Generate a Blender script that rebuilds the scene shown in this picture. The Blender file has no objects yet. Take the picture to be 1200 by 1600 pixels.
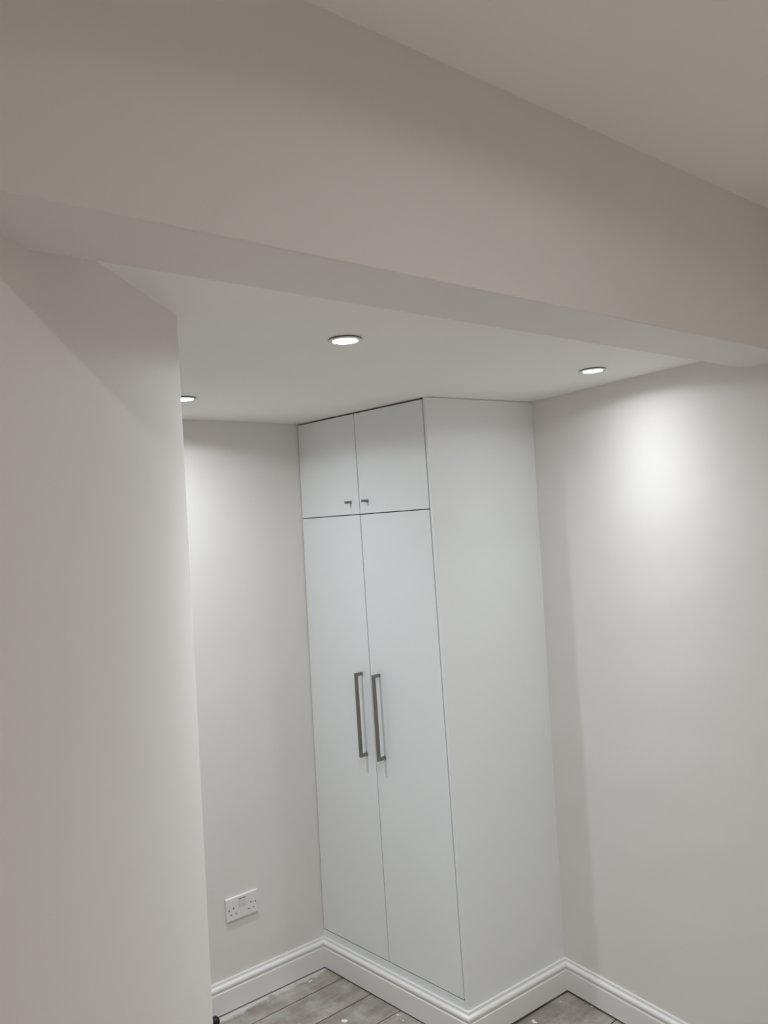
import bpy, bmesh, math, random
from mathutils import Vector, Matrix

# ---------------------------------------------------------------- camera, world, light, exposure
SC = bpy.context.scene
COL = SC.collection
CAM_H = 1.9199
cam = bpy.data.cameras.new('camera')
cam.sensor_fit = 'AUTO'; cam.sensor_width = 36.0
cam.lens = 1202.38 / 1600 * 36.0
cam.shift_x = (600 - 569.72) / 1600
cam.shift_y = (771.83 - 800) / 1600
cam.clip_start = 0.02
co = bpy.data.objects.new('camera', cam); COL.objects.link(co)
yaw, pitch, roll = 0.6666, 0.0417, -0.0596
fw = Vector((math.sin(yaw)*math.cos(pitch), math.cos(yaw)*math.cos(pitch), math.sin(pitch)))
r0 = Vector((math.cos(yaw), -math.sin(yaw), 0)); u0 = r0.cross(fw)
rt = r0*math.cos(roll) + u0*math.sin(roll); up = -r0*math.sin(roll) + u0*math.cos(roll)
M = Matrix((rt, up, -fw)).transposed().to_4x4(); M.translation = (0, 0, CAM_H)
co.matrix_world = M
SC.camera = co

w = bpy.data.worlds.new('world'); SC.world = w; w.use_nodes = True
w.node_tree.nodes['Background'].inputs[0].default_value = (0.5, 0.5, 0.5, 1)
w.node_tree.nodes['Background'].inputs[1].default_value = 0.05

SC.view_settings.view_transform = 'Standard'
SC.view_settings.look = 'None'
SC.view_settings.gamma = 1.0
SC.view_settings.use_curve_mapping = False
SC.view_settings.exposure = 0.07
SC.cycles.max_bounces = 16
SC.cycles.diffuse_bounces = 12
SC.cycles.glossy_bounces = 6
SC.cycles.use_denoising = True
SC.cycles.caustics_reflective = False
SC.cycles.caustics_refractive = False

ALCOVE_W = 17.0         # power of the alcove downlights
MAIN_W = 13.0           # power of the unseen downlights in the room the camera stands in
BEAM_SIGMA = 0.56       # beam spread of the lamps
COOL = (0.925, 0.98, 1.035)
NEUTRAL = (0.985, 0.985, 0.985)
WARM = (1.0, 0.985, 0.96)

# ---------------------------------------------------------------- helpers
def tag(o, label=None, cat=None, group=None, kind=None):
    if label: o['label'] = label
    if cat: o['category'] = cat
    if group: o['group'] = group
    if kind: o['kind'] = kind
    return o

def empty(name, loc):
    o = bpy.data.objects.new(name, None); COL.objects.link(o); o.location = loc
    o.empty_display_size = 0.05
    return o

def obj(name, bm, mat, parent=None, smooth=False):
    me = bpy.data.meshes.new(name)
    bmesh.ops.recalc_face_normals(bm, faces=bm.faces[:])
    if smooth:
        for f in bm.faces: f.smooth = True
    bm.to_mesh(me); bm.free()
    me.materials.append(mat)
    o = bpy.data.objects.new(name, me); COL.objects.link(o)
    if parent is not None:
        o.parent = parent
        p = parent; t = Vector((0, 0, 0))
        while p is not None:
            t += p.location; p = p.parent
        o.location = -t            # meshes are written in room coordinates
    return o

def bevel(bm, w, seg=2):
    if w > 0:
        bmesh.ops.bevel(bm, geom=bm.edges[:], offset=w, segments=seg, profile=0.5, affect='EDGES', clamp_overlap=True)

def hexa(bm, p):
    """p: 8 points, bottom ring 0-3 and top ring 4-7"""
    v = [bm.verts.new(q) for q in p]
    for f in ((0,1,2,3), (4,5,6,7), (0,1,5,4), (1,2,6,5), (2,3,7,6), (3,0,4,7)):
        bm.faces.new([v[i] for i in f])

def box(x0, x1, y0, y1, z0, z1, bev=0.0):
    bm = bmesh.new()
    hexa(bm, [(x0,y0,z0),(x1,y0,z0),(x1,y1,z0),(x0,y1,z0),(x0,y0,z1),(x1,y0,z1),(x1,y1,z1),(x0,y1,z1)])
    bmesh.ops.recalc_face_normals(bm, faces=bm.faces[:])
    bevel(bm, bev)
    return bm

def lathe(profile, loc, n=48, flip=1):
    """closed solid of revolution about z; profile = (r, z) from axis to axis or a closed ring"""
    bm = bmesh.new(); rings = []
    for r, z in profile:
        if r < 1e-6:
            rings.append([bm.verts.new((loc[0], loc[1], loc[2]+z))])
        else:
            rings.append([bm.verts.new((loc[0]+r*math.cos(2*math.pi*i/n), loc[1]+r*math.sin(2*math.pi*i/n), loc[2]+z)) for i in range(n)])
    return bm, rings

def skin(bm, rings, closed=False):
    m = len(rings)
    for k in range(m if closed else m-1):
        a, b = rings[k], rings[(k+1) % m]
        n = max(len(a), len(b))
        for i in range(n):
            j = (i+1) % n
            if len(a) == 1: bm.faces.new((a[0], b[i], b[j]))
            elif len(b) == 1: bm.faces.new((a[i], a[j], b[0]))
            else: bm.faces.new((a[i], a[j], b[j], b[i]))

# ---------------------------------------------------------------- materials
def nodes(name):
    m = bpy.data.materials.new(name); m.use_nodes = True
    nt = m.node_tree
    return m, nt, nt.nodes['Principled BSDF']

def paint(name, col, rough=0.6, bump=0.05, scale=220.0, mottling=0.012, spec=0.35):
    m, nt, b = nodes(name)
    tc = nt.nodes.new('ShaderNodeTexCoord')
    n1 = nt.nodes.new('ShaderNodeTexNoise'); n1.inputs['Scale'].default_value = 2.3; n1.inputs['Detail'].default_value = 4
    cr = nt.nodes.new('ShaderNodeValToRGB')
    cr.color_ramp.elements[0].position = 0.3; cr.color_ramp.elements[1].position = 0.7
    cr.color_ramp.elements[0].color = tuple(max(0, c-mottling) for c in col) + (1,)
    cr.color_ramp.elements[1].color = tuple(min(1, c+mottling) for c in col) + (1,)
    n2 = nt.nodes.new('ShaderNodeTexNoise'); n2.inputs['Scale'].default_value = scale; n2.inputs['Detail'].default_value = 3
    bp = nt.nodes.new('ShaderNodeBump'); bp.inputs['Strength'].default_value = bump; bp.inputs['Distance'].default_value = 0.002
    L = nt.links.new
    L(tc.outputs['Object'], n1.inputs['Vector']); L(n1.outputs['Fac'], cr.inputs['Fac']); L(cr.outputs['Color'], b.inputs['Base Color'])
    L(tc.outputs['Object'], n2.inputs['Vector']); L(n2.outputs['Fac'], bp.inputs['Height']); L(bp.outputs['Normal'], b.inputs['Normal'])
    b.inputs['Roughness'].default_value = rough; b.inputs['Specular IOR Level'].default_value = spec
    return m

def flat(name, col, rough=0.5, metal=0.0, spec=0.5):
    m, nt, b = nodes(name)
    n = nt.nodes.new('ShaderNodeTexNoise'); n.inputs['Scale'].default_value = 60; n.inputs['Detail'].default_value = 2
    mr = nt.nodes.new('ShaderNodeMapRange')
    mr.inputs['To Min'].default_value = max(0.02, rough-0.06); mr.inputs['To Max'].default_value = min(1, rough+0.06)
    nt.links.new(n.outputs['Fac'], mr.inputs['Value']); nt.links.new(mr.outputs['Result'], b.inputs['Roughness'])
    b.inputs['Base Color'].default_value = (*col, 1); b.inputs['Metallic'].default_value = metal
    b.inputs['Specular IOR Level'].default_value = spec
    return m

M_WALL = paint('wall_paint', (0.79, 0.768, 0.745), 0.62)
M_CEIL = paint('ceiling_paint', (0.905, 0.895, 0.868), 0.7)
M_GLOSS = paint('skirting_paint', (0.83, 0.825, 0.81), 0.35, 0.02)
M_WARD = paint('wardrobe_paint', (0.84, 0.862, 0.868), 0.38, 0.035, 160, 0.006, 0.4)
M_DARK = flat('shadow_gap_carcass', (0.16, 0.155, 0.15), 0.8)  # carcass coloured dark to stand in for shade in the door gaps
M_STEEL = flat('brushed_dark_nickel', (0.27, 0.26, 0.245), 0.38, 1.0)
M_SOCK = flat('socket_plastic', (0.80, 0.80, 0.785), 0.28)
M_ROCK = flat('rocker_plastic', (0.66, 0.66, 0.65), 0.3)
M_HOLE = flat('socket_hole', (0.012, 0.012, 0.012), 0.7)
M_SCREW = flat('screw_metal', (0.22, 0.22, 0.21), 0.4, 0.8)
M_RUBBER = flat('black_rubber', (0.008, 0.008, 0.009), 0.55)
M_BEZEL = flat('bezel_enamel', (0.80, 0.80, 0.79), 0.3)
M_GAP_SHADE = flat('bezel_gap_shade', (0.035, 0.035, 0.04), 0.6)  # near-black colour for the shade between bezel and ceiling
M_BOUNCE = paint('pale_bounce_floor', (0.60, 0.575, 0.54), 0.95, 0.6, 500, 0.02, 0.1)  # pale finish of the added floor that bounces light
M_SUB = flat('subfloor_dark', (0.03, 0.026, 0.022), 0.9)

def make_lens():
    m = bpy.data.materials.new('lit_lens'); m.use_nodes = True
    nt = m.node_tree; nt.nodes.clear()
    e = nt.nodes.new('ShaderNodeEmission'); o = nt.nodes.new('ShaderNodeOutputMaterial')
    n = nt.nodes.new('ShaderNodeTexNoise'); n.inputs['Scale'].default_value = 40
    mr = nt.nodes.new('ShaderNodeMapRange'); mr.inputs['To Min'].default_value = 13; mr.inputs['To Max'].default_value = 15
    nt.links.new(n.outputs['Fac'], mr.inputs['Value']); nt.links.new(mr.outputs['Result'], e.inputs['Strength'])
    e.inputs['Color'].default_value = (1.0, 0.985, 0.965, 1)
    nt.links.new(e.outputs[0], o.inputs[0])
    return m
M_LENS = make_lens()

def make_boards():
    m, nt, b = nodes('weathered_boards')
    L = nt.links.new
    tc = nt.nodes.new('ShaderNodeTexCoord'); oi = nt.nodes.new('ShaderNodeObjectInfo')
    geo = nt.nodes.new('ShaderNodeNewGeometry')
    mp = nt.nodes.new('ShaderNodeMapping'); mp.inputs['Scale'].default_value = (2.6, 20, 8)
    ad = nt.nodes.new('ShaderNodeVectorMath'); ad.operation = 'ADD'
    cx = nt.nodes.new('ShaderNodeCombineXYZ'); ml = nt.nodes.new('ShaderNodeMath'); ml.operation = 'MULTIPLY'; ml.inputs[1].default_value = 17
    L(oi.outputs['Random'], ml.inputs[0]); L(ml.outputs[0], cx.inputs[0]); L(ml.outputs[0], cx.inputs[2])
    L(geo.outputs['Position'], ad.inputs[0]); L(cx.outputs[0], ad.inputs[1])
    L(ad.outputs[0], mp.inputs['Vector'])
    grain = nt.nodes.new('ShaderNodeTexNoise'); grain.inputs['Scale'].default_value = 1.0; grain.inputs['Detail'].default_value = 6; grain.inputs['Roughness'].default_value = 0.6
    L(mp.outputs[0], grain.inputs['Vector'])
    ramp = nt.nodes.new('ShaderNodeValToRGB')
    ramp.color_ramp.elements[0].position = 0.30; ramp.color_ramp.elements[0].color = (0.225, 0.204, 0.176, 1)
    ramp.color_ramp.elements[1].position = 0.72; ramp.color_ramp.elements[1].color = (0.385, 0.353, 0.310, 1)
    L(grain.outputs['Fac'], ramp.inputs['Fac'])
    # chalky plaster smears
    sm = nt.nodes.new('ShaderNodeTexNoise'); sm.inputs['Scale'].default_value = 9; sm.inputs['Detail'].default_value = 7; sm.inputs['Roughness'].default_value = 0.68
    L(ad.outputs[0], sm.inputs['Vector'])
    smr = nt.nodes.new('ShaderNodeValToRGB'); smr.color_ramp.elements[0].position = 0.46; smr.color_ramp.elements[1].position = 0.74
    smr.color_ramp.elements[1].color = (0.75, 0.75, 0.75, 1)
    L(sm.outputs['Fac'], smr.inputs['Fac'])
    mx = nt.nodes.new('ShaderNodeMixRGB'); mx.inputs['Color2'].default_value = (0.52, 0.50, 0.47, 1)
    L(smr.outputs['Color'], mx.inputs['Fac']); L(ramp.outputs['Color'], mx.inputs['Color1'])
    # dropped paint flecks
    vo = nt.nodes.new('ShaderNodeTexVoronoi'); vo.inputs['Scale'].default_value = 17; vo.inputs['Randomness'].default_value = 1
    wn = nt.nodes.new('ShaderNodeTexNoise'); wn.inputs['Scale'].default_value = 60; wn.inputs['Detail'].default_value = 2
    wv = nt.nodes.new('ShaderNodeVectorMath'); wv.operation = 'MULTIPLY_ADD'; wv.inputs[1].default_value = (0.03, 0.03, 0.03)
    L(geo.outputs['Position'], wn.inputs['Vector']); L(wn.outputs['Color'], wv.inputs[0]); L(geo.outputs['Position'], wv.inputs[2])
    L(wv.outputs[0], vo.inputs['Vector'])
    sep = nt.nodes.new('ShaderNodeSeparateColor'); L(vo.outputs['Color'], sep.inputs['Color'])
    th = nt.nodes.new('ShaderNodeMapRange'); th.inputs['From Min'].default_value = 0.50; th.inputs['From Max'].default_value = 1.0
    th.inputs['To Min'].default_value = 0.0; th.inputs['To Max'].default_value = 0.17
    L(sep.outputs[0], th.inputs['Value'])
    lt = nt.nodes.new('ShaderNodeMath'); lt.operation = 'LESS_THAN'
    L(vo.outputs['Distance'], lt.inputs[0]); L(th.outputs['Result'], lt.inputs[1])
    mx2 = nt.nodes.new('ShaderNodeMixRGB'); mx2.inputs['Color2'].default_value = (0.78, 0.77, 0.75, 1)
    L(lt.outputs[0], mx2.inputs['Fac']); L(mx.outputs['Color'], mx2.inputs['Color1'])
    # white paint brushed on to the boards along the back skirting, broken up
    sp = nt.nodes.new('ShaderNodeSeparateXYZ'); L(geo.outputs['Position'], sp.inputs[0])
    eg = nt.nodes.new('ShaderNodeMapRange'); eg.inputs['From Min'].default_value = 2.835; eg.inputs['From Max'].default_value = 2.895
    eg.inputs['To Min'].default_value = -0.35; eg.inputs['To Max'].default_value = 0.28
    L(sp.outputs['Y'], eg.inputs['Value'])
    en = nt.nodes.new('ShaderNodeTexNoise'); en.inputs['Scale'].default_value = 22; en.inputs['Detail'].default_value = 6; en.inputs['Roughness'].default_value = 0.7
    L(geo.outputs['Position'], en.inputs['Vector'])
    ea = nt.nodes.new('ShaderNodeMath'); L(eg.outputs['Result'], ea.inputs[0]); L(en.outputs['Fac'], ea.inputs[1])
    er = nt.nodes.new('ShaderNodeMapRange'); er.inputs['From Min'].default_value = 0.5; er.inputs['From Max'].default_value = 0.72; er.inputs['To Max'].default_value = 0.75
    L(ea.outputs[0], er.inputs['Value'])
    mx3 = nt.nodes.new('ShaderNodeMixRGB'); mx3.inputs['Color2'].default_value = (0.66, 0.65, 0.63, 1)
    L(er.outputs['Result'], mx3.inputs['Fac']); L(mx2.outputs['Color'], mx3.inputs['Color1'])
    L(mx3.outputs['Color'], b.inputs['Base Color'])
    bp = nt.nodes.new('ShaderNodeBump'); bp.inputs['Strength'].default_value = 0.25; bp.inputs['Distance'].default_value = 0.003
    L(grain.outputs['Fac'], bp.inputs['Height']); L(bp.outputs['Normal'], b.inputs['Normal'])
    b.inputs['Roughness'].default_value = 0.72; b.inputs['Specular IOR Level'].default_value = 0.25
    return m
M_BOARD = make_boards()

# ---------------------------------------------------------------- measured plan (metres)
Z_ALC, Z_SOF, Z_MAIN = 2.40, 2.3436, 2.7563
BEAM_Y0, BEAM_Y1 = 0.9612, 1.1403
ZB = 0.127                                                  # skirting height
# corners of the wardrobe, slightly out of plumb like the walls: (bottom at ZB, top at Z_ALC)
P1B, P1T = Vector((1.9165, 2.9143)), Vector((1.9273, 2.9158))   # wardrobe front meets the back wall
P2B, P2T = Vector((1.9976, 2.1095)), Vector((2.0036, 2.1406))   # free corner of the wardrobe
P3B, P3T = Vector((2.5303, 2.0844)), Vector((2.5658, 2.0860))   # wardrobe side meets the right wall
R_B, R_T = Vector((-0.0560, -1)), Vector((-0.1220, -1))         # right wall direction towards the camera
K_B, K_T = Vector((-1, 0.0220)), Vector((-1, -0.0200))           # back wall direction to the left
E = Vector((0.7255, 1.5442))                                # free end of the splayed wall
WD = Vector((0.719, 0.695)).normalized()                    # its direction
WN = Vector((WD.y, -WD.x))                                  # its face normal, towards the room

def lerp(pb, pt, z):
    t = (z-ZB)/(Z_ALC-ZB)
    return pb + (pt-pb)*t

# ---------------------------------------------------------------- large structure
def panel(name, a_b, a_t, b_b, b_t, z0, z1, n, thick, mat, nseg=1):
    """a wall between two plan points with separate bottom and top lines; n points out of the room"""
    bm = bmesh.new(); n = Vector(n).normalized()*thick
    def P(pb, pt, z, off): q = lerp(pb, pt, z) + off; return (q.x, q.y, z)
    o0 = Vector((0, 0))
    hexa(bm, [P(a_b,a_t,z0,o0), P(b_b,b_t,z0,o0), P(b_b,b_t,z0,n), P(a_b,a_t,z0,n),
              P(a_b,a_t,z1,o0), P(b_b,b_t,z1,o0), P(b_b,b_t,z1,n), P(a_b,a_t,z1,n)])
    bmesh.ops.subdivide_edges(bm, edges=bm.edges[:], cuts=9, use_grid_fill=True)
    o = obj(name, bm, mat); tag(o, kind='structure'); return o

fl = obj('floor', box(-2.0, 2.9, -3.1, 3.15, -0.16, -0.022), M_SUB); tag(fl, kind='structure')

panel('wall_back', P1B + K_B*3.3, P1T + K_T*3.3, P1B - K_B*0.95, P1T - K_T*0.95, -0.02, 2.5, (0, 1), 0.12, M_WALL)
panel('wall_right', P3B - R_B*0.95, P3T - R_T*0.95, P3B + R_B*5.0, P3T + R_T*5.0, -0.02, 2.86, (1, 0), 0.12, M_WALL)

# splayed wall on the left: a slab with a softly rounded free end
bm = bmesh.new()
W0 = E - WD*3.35
th = -WN*0.13
q = [W0, E, E+th, W0+th]
lean = (0.0, 0.0045, 0.0045, 0.0)
hexa(bm, [(p.x+k*0.85, p.y+k*0.4, -0.02) for p, k in zip(q, lean)] + [(p.x, p.y, 2.86) for p in q])
bmesh.ops.recalc_face_normals(bm, faces=bm.faces[:])
es = [e for e in bm.edges if abs(e.verts[0].co.z-e.verts[1].co.z) > 1 and min((Vector(e.verts[0].co.xy)-E).length, (Vector(e.verts[0].co.xy)-E-th).length) < 0.01]
bmesh.ops.bevel(bm, geom=es, offset=0.006, segments=4, profile=0.5, affect='EDGES')
tag(obj('wall_left', bm, M_WALL), kind='structure')
tag(obj('wall_left.001', box(W0.x-0.12, W0.x+0.0, -3.0, W0.y+0.1, -0.02, 2.86), M_WALL), kind='structure')
tag(obj('wall_front', box(-2.0, 2.6, -3.12, -3.0, -0.02, 2.86), M_WALL), kind='structure')
tag(obj('wall_left.002', box(-1.42, -1.3, 1.0, 3.05, -0.02, 2.5), M_WALL), kind='structure')
tag(obj('wall_front.001', box(-1.42, 0.06, 1.0, 1.12, -0.02, 2.5), M_WALL), kind='structure')

tag(obj('ceiling', box(-2.0, 2.8, -3.1, 0.98, Z_MAIN, 2.9), M_CEIL), kind='structure')
tag(obj('alcove_ceiling', box(-1.45, 2.9, BEAM_Y1-0.02, 3.1, Z_ALC, 2.55), M_CEIL), kind='structure')
tag(obj('ceiling_beam', box(-1.45, 2.8, BEAM_Y0, BEAM_Y1, Z_SOF, 2.9, 0.003), M_WALL), kind='structure')

# floorboards run parallel to the back wall
random.seed(4)
joints = [2.786, 2.612, 2.447, 2.265, 2.085, 1.840]
ys = [2.96] + joints
while ys[-1] > 0.75: ys.append(ys[-1] - 0.172 - random.uniform(-0.004, 0.004))
board_mesh = None
for k in range(len(ys)-1):
    a, b_ = ys[k+1], ys[k]
    x0, x1 = -1.7, 2.62
    cuts = [x0, random.uniform(-0.6, 0.9), x1] if k > 2 else [x0, 0.2, x1]
    for i in range(2):
        bmb = box(cuts[i]+0.0012, cuts[i+1]-0.0012, a+0.0024, b_-0.0024, -0.022, 0.0, 0.0015)
        ob = obj('floorboard', bmb, M_BOARD, fl)
        ob.location.z += random.uniform(-0.0012, 0.0)

tag(obj('added_bounce_floor', box(-2.0, 2.62, -3.0, ys[-1]-0.003, -0.021, 0.004, 0.002), M_BOUNCE), kind='structure')  # unseen pale floor, added to bounce light up to the ceiling

# ---------------------------------------------------------------- skirting, one moulded profile swept round the corners
PROF = [(0.018, 0.007), (0.018, 0.088), (0.0168, 0.0893), (0.0122, 0.0905), (0.0112, 0.0925), (0.0116, 0.0945)]
for i in range(1, 10):
    a = -math.pi/2 + math.pi*i/10
    PROF.append((0.0102 + 0.0078*math.cos(a), 0.1045 + 0.0095*math.sin(a)))
PROF += [(0.0092, 0.1150), (0.0075, 0.1156), (0.0072, 0.1180), (0.0068, 0.1245), (0.0055, 0.127), (0.0, 0.127), (0.0, 0.007)]
path = [P1B + K_B*3.0, P1B, P2B, P3B, P3B + R_B*4.9]
def left_n(d): return Vector((-d.y, d.x))
segd = [(path[i+1]-path[i]).normalized() for i in range(4)]
# going left end -> P1 -> P2 -> P3 -> camera the room lies on the right-hand side
segn = [-left_n(d) for d in segd]
def miter(i):
    if i == 0: return segn[0]
    if i == 4: return segn[3]
    m = (segn[i-1]+segn[i]).normalized()
    return m/max(0.2, m.dot(segn[i]))
def sweep(i):
    bm = bmesh.new(); rings = []
    lift = 0.004 if i >= 2 else 0.0           # the skirting floats a little higher on the right
    for k in (i, i+1):
        m = miter(k); rings.append([bm.verts.new((path[k].x+m.x*o, path[k].y+m.y*o, z+(lift if z < 0.01 else 0))) for o, z in PROF])
    n = len(PROF)
    for j in range(n):
        bm.faces.new((rings[0][j], rings[0][(j+1) % n], rings[1][(j+1) % n], rings[1][j]))
    bm.faces.new(rings[0]); bm.faces.new(rings[1][::-1])
    return bm
def shade_moulding(o):
    for p in o.data.polygons:
        p.use_smooth = False
o = obj('baseboard_back', sweep(0), M_GLOSS); tag(o, kind='structure')
o = obj('baseboard_right', sweep(3), M_GLOSS); tag(o, kind='structure')

# ---------------------------------------------------------------- fitted wardrobe
ward = empty('fitted_wardrobe', (P2B.x+0.28, P2B.y+0.4, 0.0))
tag(ward, 'tall white built-in wardrobe reaching the alcove ceiling, four flat doors', 'wardrobe')
FRONT_L = (P1B-P2B).length
def F(s, z, off):
    """point on the wardrobe front: s metres from the free corner, z height, off metres proud of the face"""
    a, b_ = lerp(P2B, P2T, z), lerp(P1B, P1T, z)
    d = (b_-a).normalized(); n = Vector((-d.y, d.x))
    q = a + d*s + n*off
    return (q.x, q.y, z)
def front_len(z): return (lerp(P1B, P1T, z)-lerp(P2B, P2T, z)).length
def fbox(s0, s1, z0, z1, o0, o1, bev=0.0, bm=None):
    """s1 = None: run up to the back wall, less a scribing gap"""
    own = bm is None
    bm = bm or bmesh.new()
    a, b_ = (front_len(z0)-0.0042, front_len(z1)-0.0042) if s1 is None else (s1, s1)
    hexa(bm, [F(s0,z0,o0), F(a,z0,o0), F(a,z0,o1), F(s0,z0,o1), F(s0,z1,o0), F(b_,z1,o0), F(b_,z1,o1), F(s0,z1,o1)])
    if own:
        bmesh.ops.recalc_face_normals(bm, faces=bm.faces[:]); bevel(bm, bev)
    return bm
assert abs(F(0, 1, 1)[0] - F(0, 1, 0)[0] + 1) < 0.05, 'front normal must point to -x'

S_EDGE, S_MID, Z_SPLIT, Z_DOOR0, Z_DOOR1 = 0.0155, 0.4015, 1.9702, 0.1595, 2.3945
G = 0.0020                                                   # half of each shadow gap
def door(s0, s1, z0, z1):
    return obj('door', fbox(s0+G, None if s1 is None else s1-G, z0+G, z1-G, -0.019, 0.0, 0.0008), M_WARD, ward)
dul = door(S_MID, None, Z_SPLIT, Z_DOOR1); dul['label'] = 'square upper door beside the back wall'
dur = door(S_EDGE, S_MID, Z_SPLIT, Z_DOOR1); dur['label'] = 'square upper door beside the side panel'
dll = door(S_MID, None, Z_DOOR0, Z_SPLIT); dll['label'] = 'tall lower door beside the back wall'
dlr = door(S_EDGE, S_MID, Z_DOOR0, Z_SPLIT); dlr['label'] = 'tall lower door beside the side panel'

# side panel (continuous to the ceiling), plinth below the doors, carcass behind the gaps
bm = bmesh.new()
def S(t, z, off):
    a, b_ = lerp(P2B, P2T, z), lerp(P3B, P3T, z)
    d = (b_-a).normalized(); n = Vector((-d.y, d.x))         # into the wardrobe
    q = a + d*t + n*off; return (q.x, q.y, z)
def side_len(z): return (lerp(P3B, P3T, z)-lerp(P2B, P2T, z)).length
zt = Z_ALC-0.0018
hexa(bm, [S(0,0,0), S(side_len(0),0,0), S(side_len(0),0,0.0152), S(0,0,0.0152), S(0,zt,0), S(side_len(zt),zt,0), S(side_len(zt),zt,0.0152), S(0,zt,0.0152)])
bmesh.ops.recalc_face_normals(bm, faces=bm.faces[:])
bmesh.ops.subdivide_edges(bm, edges=[e for e in bm.edges if e.calc_length() > 0.1], cuts=8, use_grid_fill=True)
bmesh.ops.bevel(bm, geom=[e for e in bm.edges if len(e.link_faces) == 2 and e.calc_face_angle() > 1], offset=0.0012, segments=2, profile=0.5, affect='EDGES')
obj('side_panel', bm, M_WARD, ward)
obj('plinth', fbox(S_EDGE, FRONT_L-0.001, 0.0, Z_DOOR0-G-0.0008, -0.0065, -0.0005), M_WARD, ward)
bm = bmesh.new()
fbox(S_EDGE+0.001, None, Z_DOOR0, Z_DOOR0+0.016, -0.52, -0.024, bm=bm)     # carcass floor
fbox(S_EDGE+0.001, None, Z_SPLIT-0.009, Z_SPLIT+0.009, -0.52, -0.024, bm=bm)
fbox(S_EDGE+0.001, None, 2.374, 2.392, -0.52, -0.024, bm=bm)
fbox(S_MID-0.009, S_MID+0.009, Z_DOOR0+0.016, Z_SPLIT-0.009, -0.5, -0.024, bm=bm)
fbox(S_MID-0.009, S_MID+0.009, Z_SPLIT+0.009, 2.374, -0.5, -0.024, bm=bm)
obj('carcass', bm, M_DARK, ward)
obj('skirting_board', sweep(1), M_GLOSS, ward)
obj('skirting_board', sweep(2), M_GLOSS, ward)

def pull(s, z0, z1, parent):
    """long square-bar pull: upright bar with a square stand-off flush with each end"""
    bm = bmesh.new()
    w = 0.006
    out = [(-w, z0, 0.0), ]
    def bar(s0, s1, a, b_, o0, o1):
        sub = fbox(s0, s1, a, b_, o0, o1, 0.0009)
        me = bpy.data.meshes.new('t'); sub.to_mesh(me); sub.free(); bm.from_mesh(me); bpy.data.meshes.remove(me)
    bar(s-w, s+w, z0, z1, 0.0275, 0.0395)
    bar(s-w, s+w, z0, z0+0.012, 0.0, 0.0282)
    bar(s-w, s+w, z1-0.012, z1, 0.0, 0.0282)
    o = obj('handle', bm, M_STEEL, parent); o['label'] = 'long square brushed metal bar pull'
    return o
pull(0.4535, 0.9725, 1.3150, dll)
pull(0.3495, 0.9745, 1.3175, dlr)

def knob(s, z, parent):
    bm = bmesh.new()
    def bar(h, o0, o1):
        sub = fbox(s-h, s+h, z-h, z+h, o0, o1, 0.0006)
        me = bpy.data.meshes.new('t'); sub.to_mesh(me); sub.free(); bm.from_mesh(me); bpy.data.meshes.remove(me)
    bar(0.0052, 0.0, 0.0225); bar(0.0042, 0.0222, 0.0243); bar(0.0052, 0.0240, 0.0330)
    o = obj('knob', bm, M_STEEL, parent); o['label'] = 'small square metal peg knob'
    return o
knob(0.4530, 2.0235, dul)
knob(0.3515, 2.0235, dur)

# ---------------------------------------------------------------- double socket on the back wall
def K(x, z, off):
    """point on the back wall at room x, off metres proud of it"""
    a = lerp(P1B, P1T, z); d = K_B + (K_T-K_B)*((z-ZB)/(Z_ALC-ZB))
    t = (a.x-x)/1.0
    return (x, a.y + d.y*t - off, z)
def kbox(x0, x1, z0, z1, o0, o1, bev=0.0, bm=None):
    own = bm is None; bm = bm or bmesh.new()
    hexa(bm, [K(x0,z0,o1), K(x1,z0,o1), K(x1,z0,o0), K(x0,z0,o0), K(x0,z1,o1), K(x1,z1,o1), K(x1,z1,o0), K(x0,z1,o0)])
    if own:
        bmesh.ops.recalc_face_normals(bm, faces=bm.faces[:]); bevel(bm, bev)
    return bm
SX, SZ = 1.5242, 0.3920
sock = empty('double_socket', (SX, K(SX, SZ, 0)[1], SZ))
tag(sock, 'white double wall socket above the skirting board, left of the wardrobe', 'wall socket')
HW, HH = 0.0728, 0.0455
# the plate is cut round its openings: a grid of cells with the openings left out, over a dark backing
holes = []
for cx in (-0.0400, 0.0400):
    holes.append((cx-0.0026, cx+0.0026, -0.0022, 0.0074))      # earth slot, upright
    holes.append((cx-0.0150, cx-0.0076, -0.0236, -0.0182))     # two lower slots
    holes.append((cx+0.0076, cx+0.0150, -0.0236, -0.0182))
for cx in (-0.0088, 0.0088):
    holes.append((cx-0.0070, cx+0.0070, 0.0050, 0.0350))       # rocker openings
xs = sorted({-HW+0.004, HW-0.004} | {h for q in holes for h in q[:2]})
zs = sorted({-HH+0.004, HH-0.004} | {h for q in holes for h in q[2:]})
bm = bmesh.new(); vv = {}
def V(x, z, o):
    k = (round(x, 5), round(z, 5), o)
    if k not in vv: vv[k] = bm.verts.new(K(SX+x, SZ+z, o))
    return vv[k]
D0 = 0.009
def inside(x, z): return any(h[0] < x < h[1] and h[2] < z < h[3] for h in holes)
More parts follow.
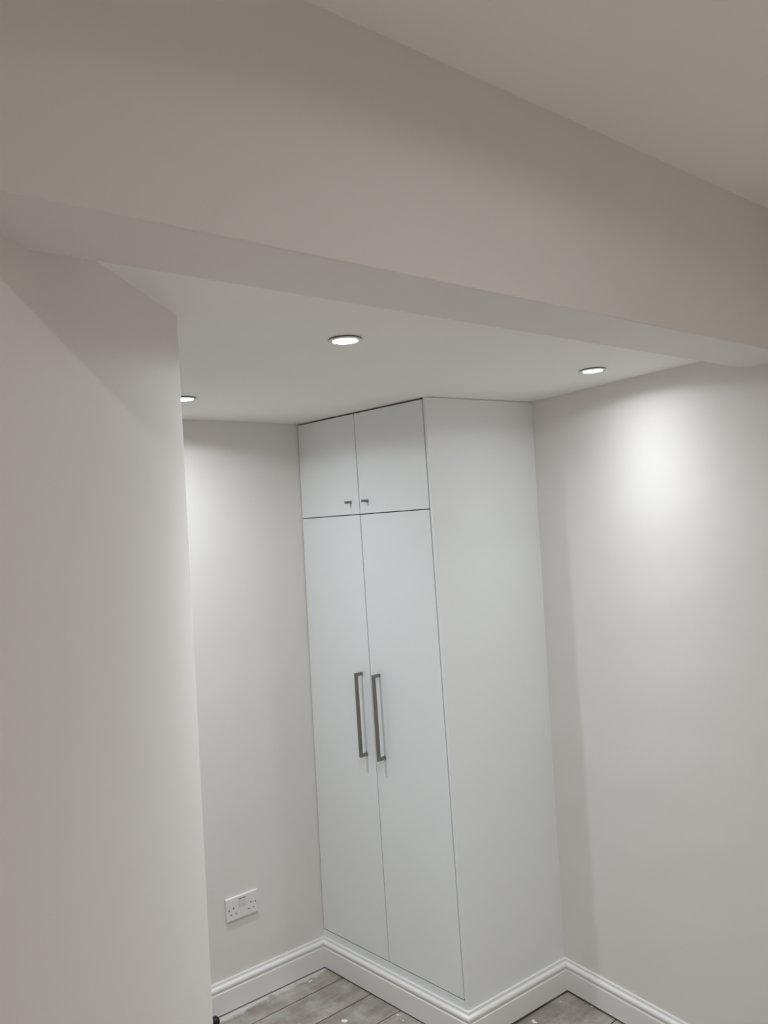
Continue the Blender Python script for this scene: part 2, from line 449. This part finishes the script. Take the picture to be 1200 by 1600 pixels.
for i in range(len(xs)-1):
    for j in range(len(zs)-1):
        if not inside((xs[i]+xs[i+1])/2, (zs[j]+zs[j+1])/2):
            bm.faces.new((V(xs[i],zs[j],D0), V(xs[i+1],zs[j],D0), V(xs[i+1],zs[j+1],D0), V(xs[i],zs[j+1],D0)))
            for a, b_, di, dj in (((xs[i],zs[j]),(xs[i+1],zs[j]),0,-1), ((xs[i+1],zs[j]),(xs[i+1],zs[j+1]),1,0), ((xs[i+1],zs[j+1]),(xs[i],zs[j+1]),0,1), ((xs[i],zs[j+1]),(xs[i],zs[j]),-1,0)):
                ii, jj = i+di, j+dj
                if 0 <= ii < len(xs)-1 and 0 <= jj < len(zs)-1 and inside((xs[ii]+xs[ii+1])/2, (zs[jj]+zs[jj+1])/2):
                    bm.faces.new((V(*a,D0), V(*b_,D0), V(*b_,0.002), V(*a,0.002)))
# rolled edge down to the wall
per = [(x, zs[0]) for x in xs] + [(xs[-1], z) for z in zs[1:]] + [(x, zs[-1]) for x in xs[-2::-1]] + [(xs[0], z) for z in zs[-2:0:-1]]
def grow(p, g): return (p[0] + (g if p[0] > xs[-1]-1e-6 else -g if p[0] < xs[0]+1e-6 else 0), p[1] + (g if p[1] > zs[-1]-1e-6 else -g if p[1] < zs[0]+1e-6 else 0))
prev = [V(*p, D0) for p in per]
for g, o_ in ((0.0022, 0.0086), (0.0036, 0.0074), (0.004, 0.0055), (0.004, 0.0)):
    cur = [bm.verts.new(K(SX+grow(p, g)[0], SZ+grow(p, g)[1], o_)) for p in per]
    for k in range(len(per)):
        k2 = (k+1) % len(per); bm.faces.new((prev[k], prev[k2], cur[k2], cur[k]))
    prev = cur
obj('faceplate', bm, M_SOCK, sock)
obj('pin_recess', kbox(SX-HW+0.006, SX+HW-0.006, SZ-HH+0.006, SZ+HH-0.006, 0.0005, 0.0025), M_HOLE, sock)
for cx in (-0.0088, 0.0088):
    bm = bmesh.new()
    x0, x1 = SX+cx-0.0064, SX+cx+0.0064
    v = [K(x0, SZ+0.0054, 0.0026), K(x1, SZ+0.0054, 0.0026), K(x1, SZ+0.0305, 0.0026), K(x0, SZ+0.0305, 0.0026),
         K(x0, SZ+0.0054, 0.0112), K(x1, SZ+0.0054, 0.0112), K(x1, SZ+0.0305, 0.0086), K(x0, SZ+0.0305, 0.0086)]
    hexa(bm, v); bmesh.ops.recalc_face_normals(bm, faces=bm.faces[:]); bevel(bm, 0.0006)
    obj('rocker_switch', bm, M_ROCK, sock)
for cx in (-0.0605, 0.0605):
    bm = bmesh.new()
    y_, n = 0, 14
    rings = []
    for r_, o_ in ((0.0, 0.0102), (0.0024, 0.0101), (0.0032, 0.0092), (0.0032, 0.0088)):
        if r_ == 0: rings.append([bm.verts.new(K(SX+cx, SZ, o_))])
        else: rings.append([bm.verts.new(K(SX+cx+r_*math.cos(2*math.pi*i/n), SZ+r_*math.sin(2*math.pi*i/n), o_)) for i in range(n)])
    skin(bm, rings)
    obj('screw', bm, M_SCREW, sock)

# ---------------------------------------------------------------- small black stop on the floor
stop_c = (1.3595, 2.874, 0.0)
bm, rings = lathe([(0.0, 0.0), (0.010, 0.0), (0.0150, 0.005), (0.0185, 0.013), (0.0185, 0.020), (0.0155, 0.028), (0.0100, 0.0335), (0.0, 0.0350)], stop_c, 28)
skin(bm, rings)
t = empty('door_stop', stop_c)
tag(t, 'small black rubber door stop on the floorboards, half hidden by the left wall', 'door stop')
obj('rubber_body', bm, M_RUBBER, t, True)

# ---------------------------------------------------------------- downlights
def downlight(x, y, z, power, spill, colour, label, group=None):
    t = empty('recessed_downlight', (x, y, z))
    tag(t, label, 'downlight', group)
    bm, rings = lathe([(0.036, 0.0), (0.0425, 0.0), (0.0425, -0.0034), (0.036, -0.0034)], (x, y, z), 48); skin(bm, rings, True)
    obj('gap_shade_ring', bm, M_GAP_SHADE, t)  # added dark ring, stands in for the shadow gap above the bezel
    bm, rings = lathe([(0.0325, -0.0032), (0.0440, -0.0032), (0.0442, -0.0040), (0.0425, -0.0052), (0.0345, -0.0060), (0.0325, -0.0050)], (x, y, z), 48); skin(bm, rings, True)
    obj('bezel', bm, M_BEZEL, t, True)
    bm, rings = lathe([(0.0, -0.0082), (0.012, -0.0080), (0.024, -0.0068), (0.031, -0.0050), (0.0322, -0.0030), (0.0, -0.0028)], (x, y, z), 48); skin(bm, rings)
    o = obj('lens', bm, M_LENS, t, True); o['label'] = 'glowing white lens'
    # the lamp itself: a spot whose intensity falls off as a reflector lamp's does
    l = bpy.data.lights.new('downlight_lamp', 'SPOT'); l.energy = power; l.color = colour
    l.spot_size = math.radians(168); l.spot_blend = 0.15; l.shadow_soft_size = 0.024
    l.use_nodes = True; nt = l.node_tree; em = nt.nodes['Emission']
    tc = nt.nodes.new('ShaderNodeTexCoord'); sx = nt.nodes.new('ShaderNodeSeparateXYZ')
    def mth(op, a, b_=None):
        n = nt.nodes.new('ShaderNodeMath'); n.operation = op
        for i, q in enumerate((a, b_)):
            if q is None: continue
            if hasattr(q, 'is_linked'): nt.links.new(q, n.inputs[i])
            else: n.inputs[i].default_value = q
        return n.outputs[0]
    nt.links.new(tc.outputs['Normal'], sx.inputs[0])
    ang = mth('ARCCOSINE', mth('MINIMUM', mth('ABSOLUTE', sx.outputs['Z']), 1.0))
    q = mth('POWER', mth('DIVIDE', ang, BEAM_SIGMA), 2.0)
    ex = mth('POWER', math.e, mth('MULTIPLY', q, -1.0))
    cs = mth('MULTIPLY', mth('ABSOLUTE', sx.outputs['Z']), spill)     # frosted lens: a wide weak spill round the beam
    nt.links.new(mth('MULTIPLY', mth('ADD', ex, cs), 4.0), em.inputs['Strength'])
    lo = bpy.data.objects.new('downlight_lamp', l); COL.objects.link(lo); lo.location = (x, y, z-0.012)

GA = 'downlights in the alcove ceiling'
downlight(1.1856, 1.5499, Z_ALC, ALCOVE_W*1.52, 0.13, COOL, 'round lit downlight in mid-ceiling of the alcove, the one facing the wardrobe doors', GA)
downlight(2.2150, 1.5350, Z_ALC, ALCOVE_W*0.475, 0.28, COOL, 'round lit downlight close to the right wall, above its bright patch', GA)
downlight(1.1624, 2.4581, Z_ALC, ALCOVE_W*0.56, 0.85, COOL, 'lit downlight near the back wall, partly hidden behind the left wall edge', GA)
GM = 'downlights of the room in front of the beam'
for x, y, k, sp in ((0.98, 0.14, 0.20, 1.6), (2.10, 0.14, 0.025, 1.6), (0.10, -1.6, 1.3, 0.02), (1.30, -1.2, 1.3, 0.02), (0.7, -2.3, 1.3, 0.02)):  # the rear ones are unseen lamps added for ambient bounce
    downlight(x, y, Z_MAIN, MAIN_W*k, sp, WARM if sp < 1 else NEUTRAL, 'unseen round downlight in the higher ceiling in front of the beam', GM)
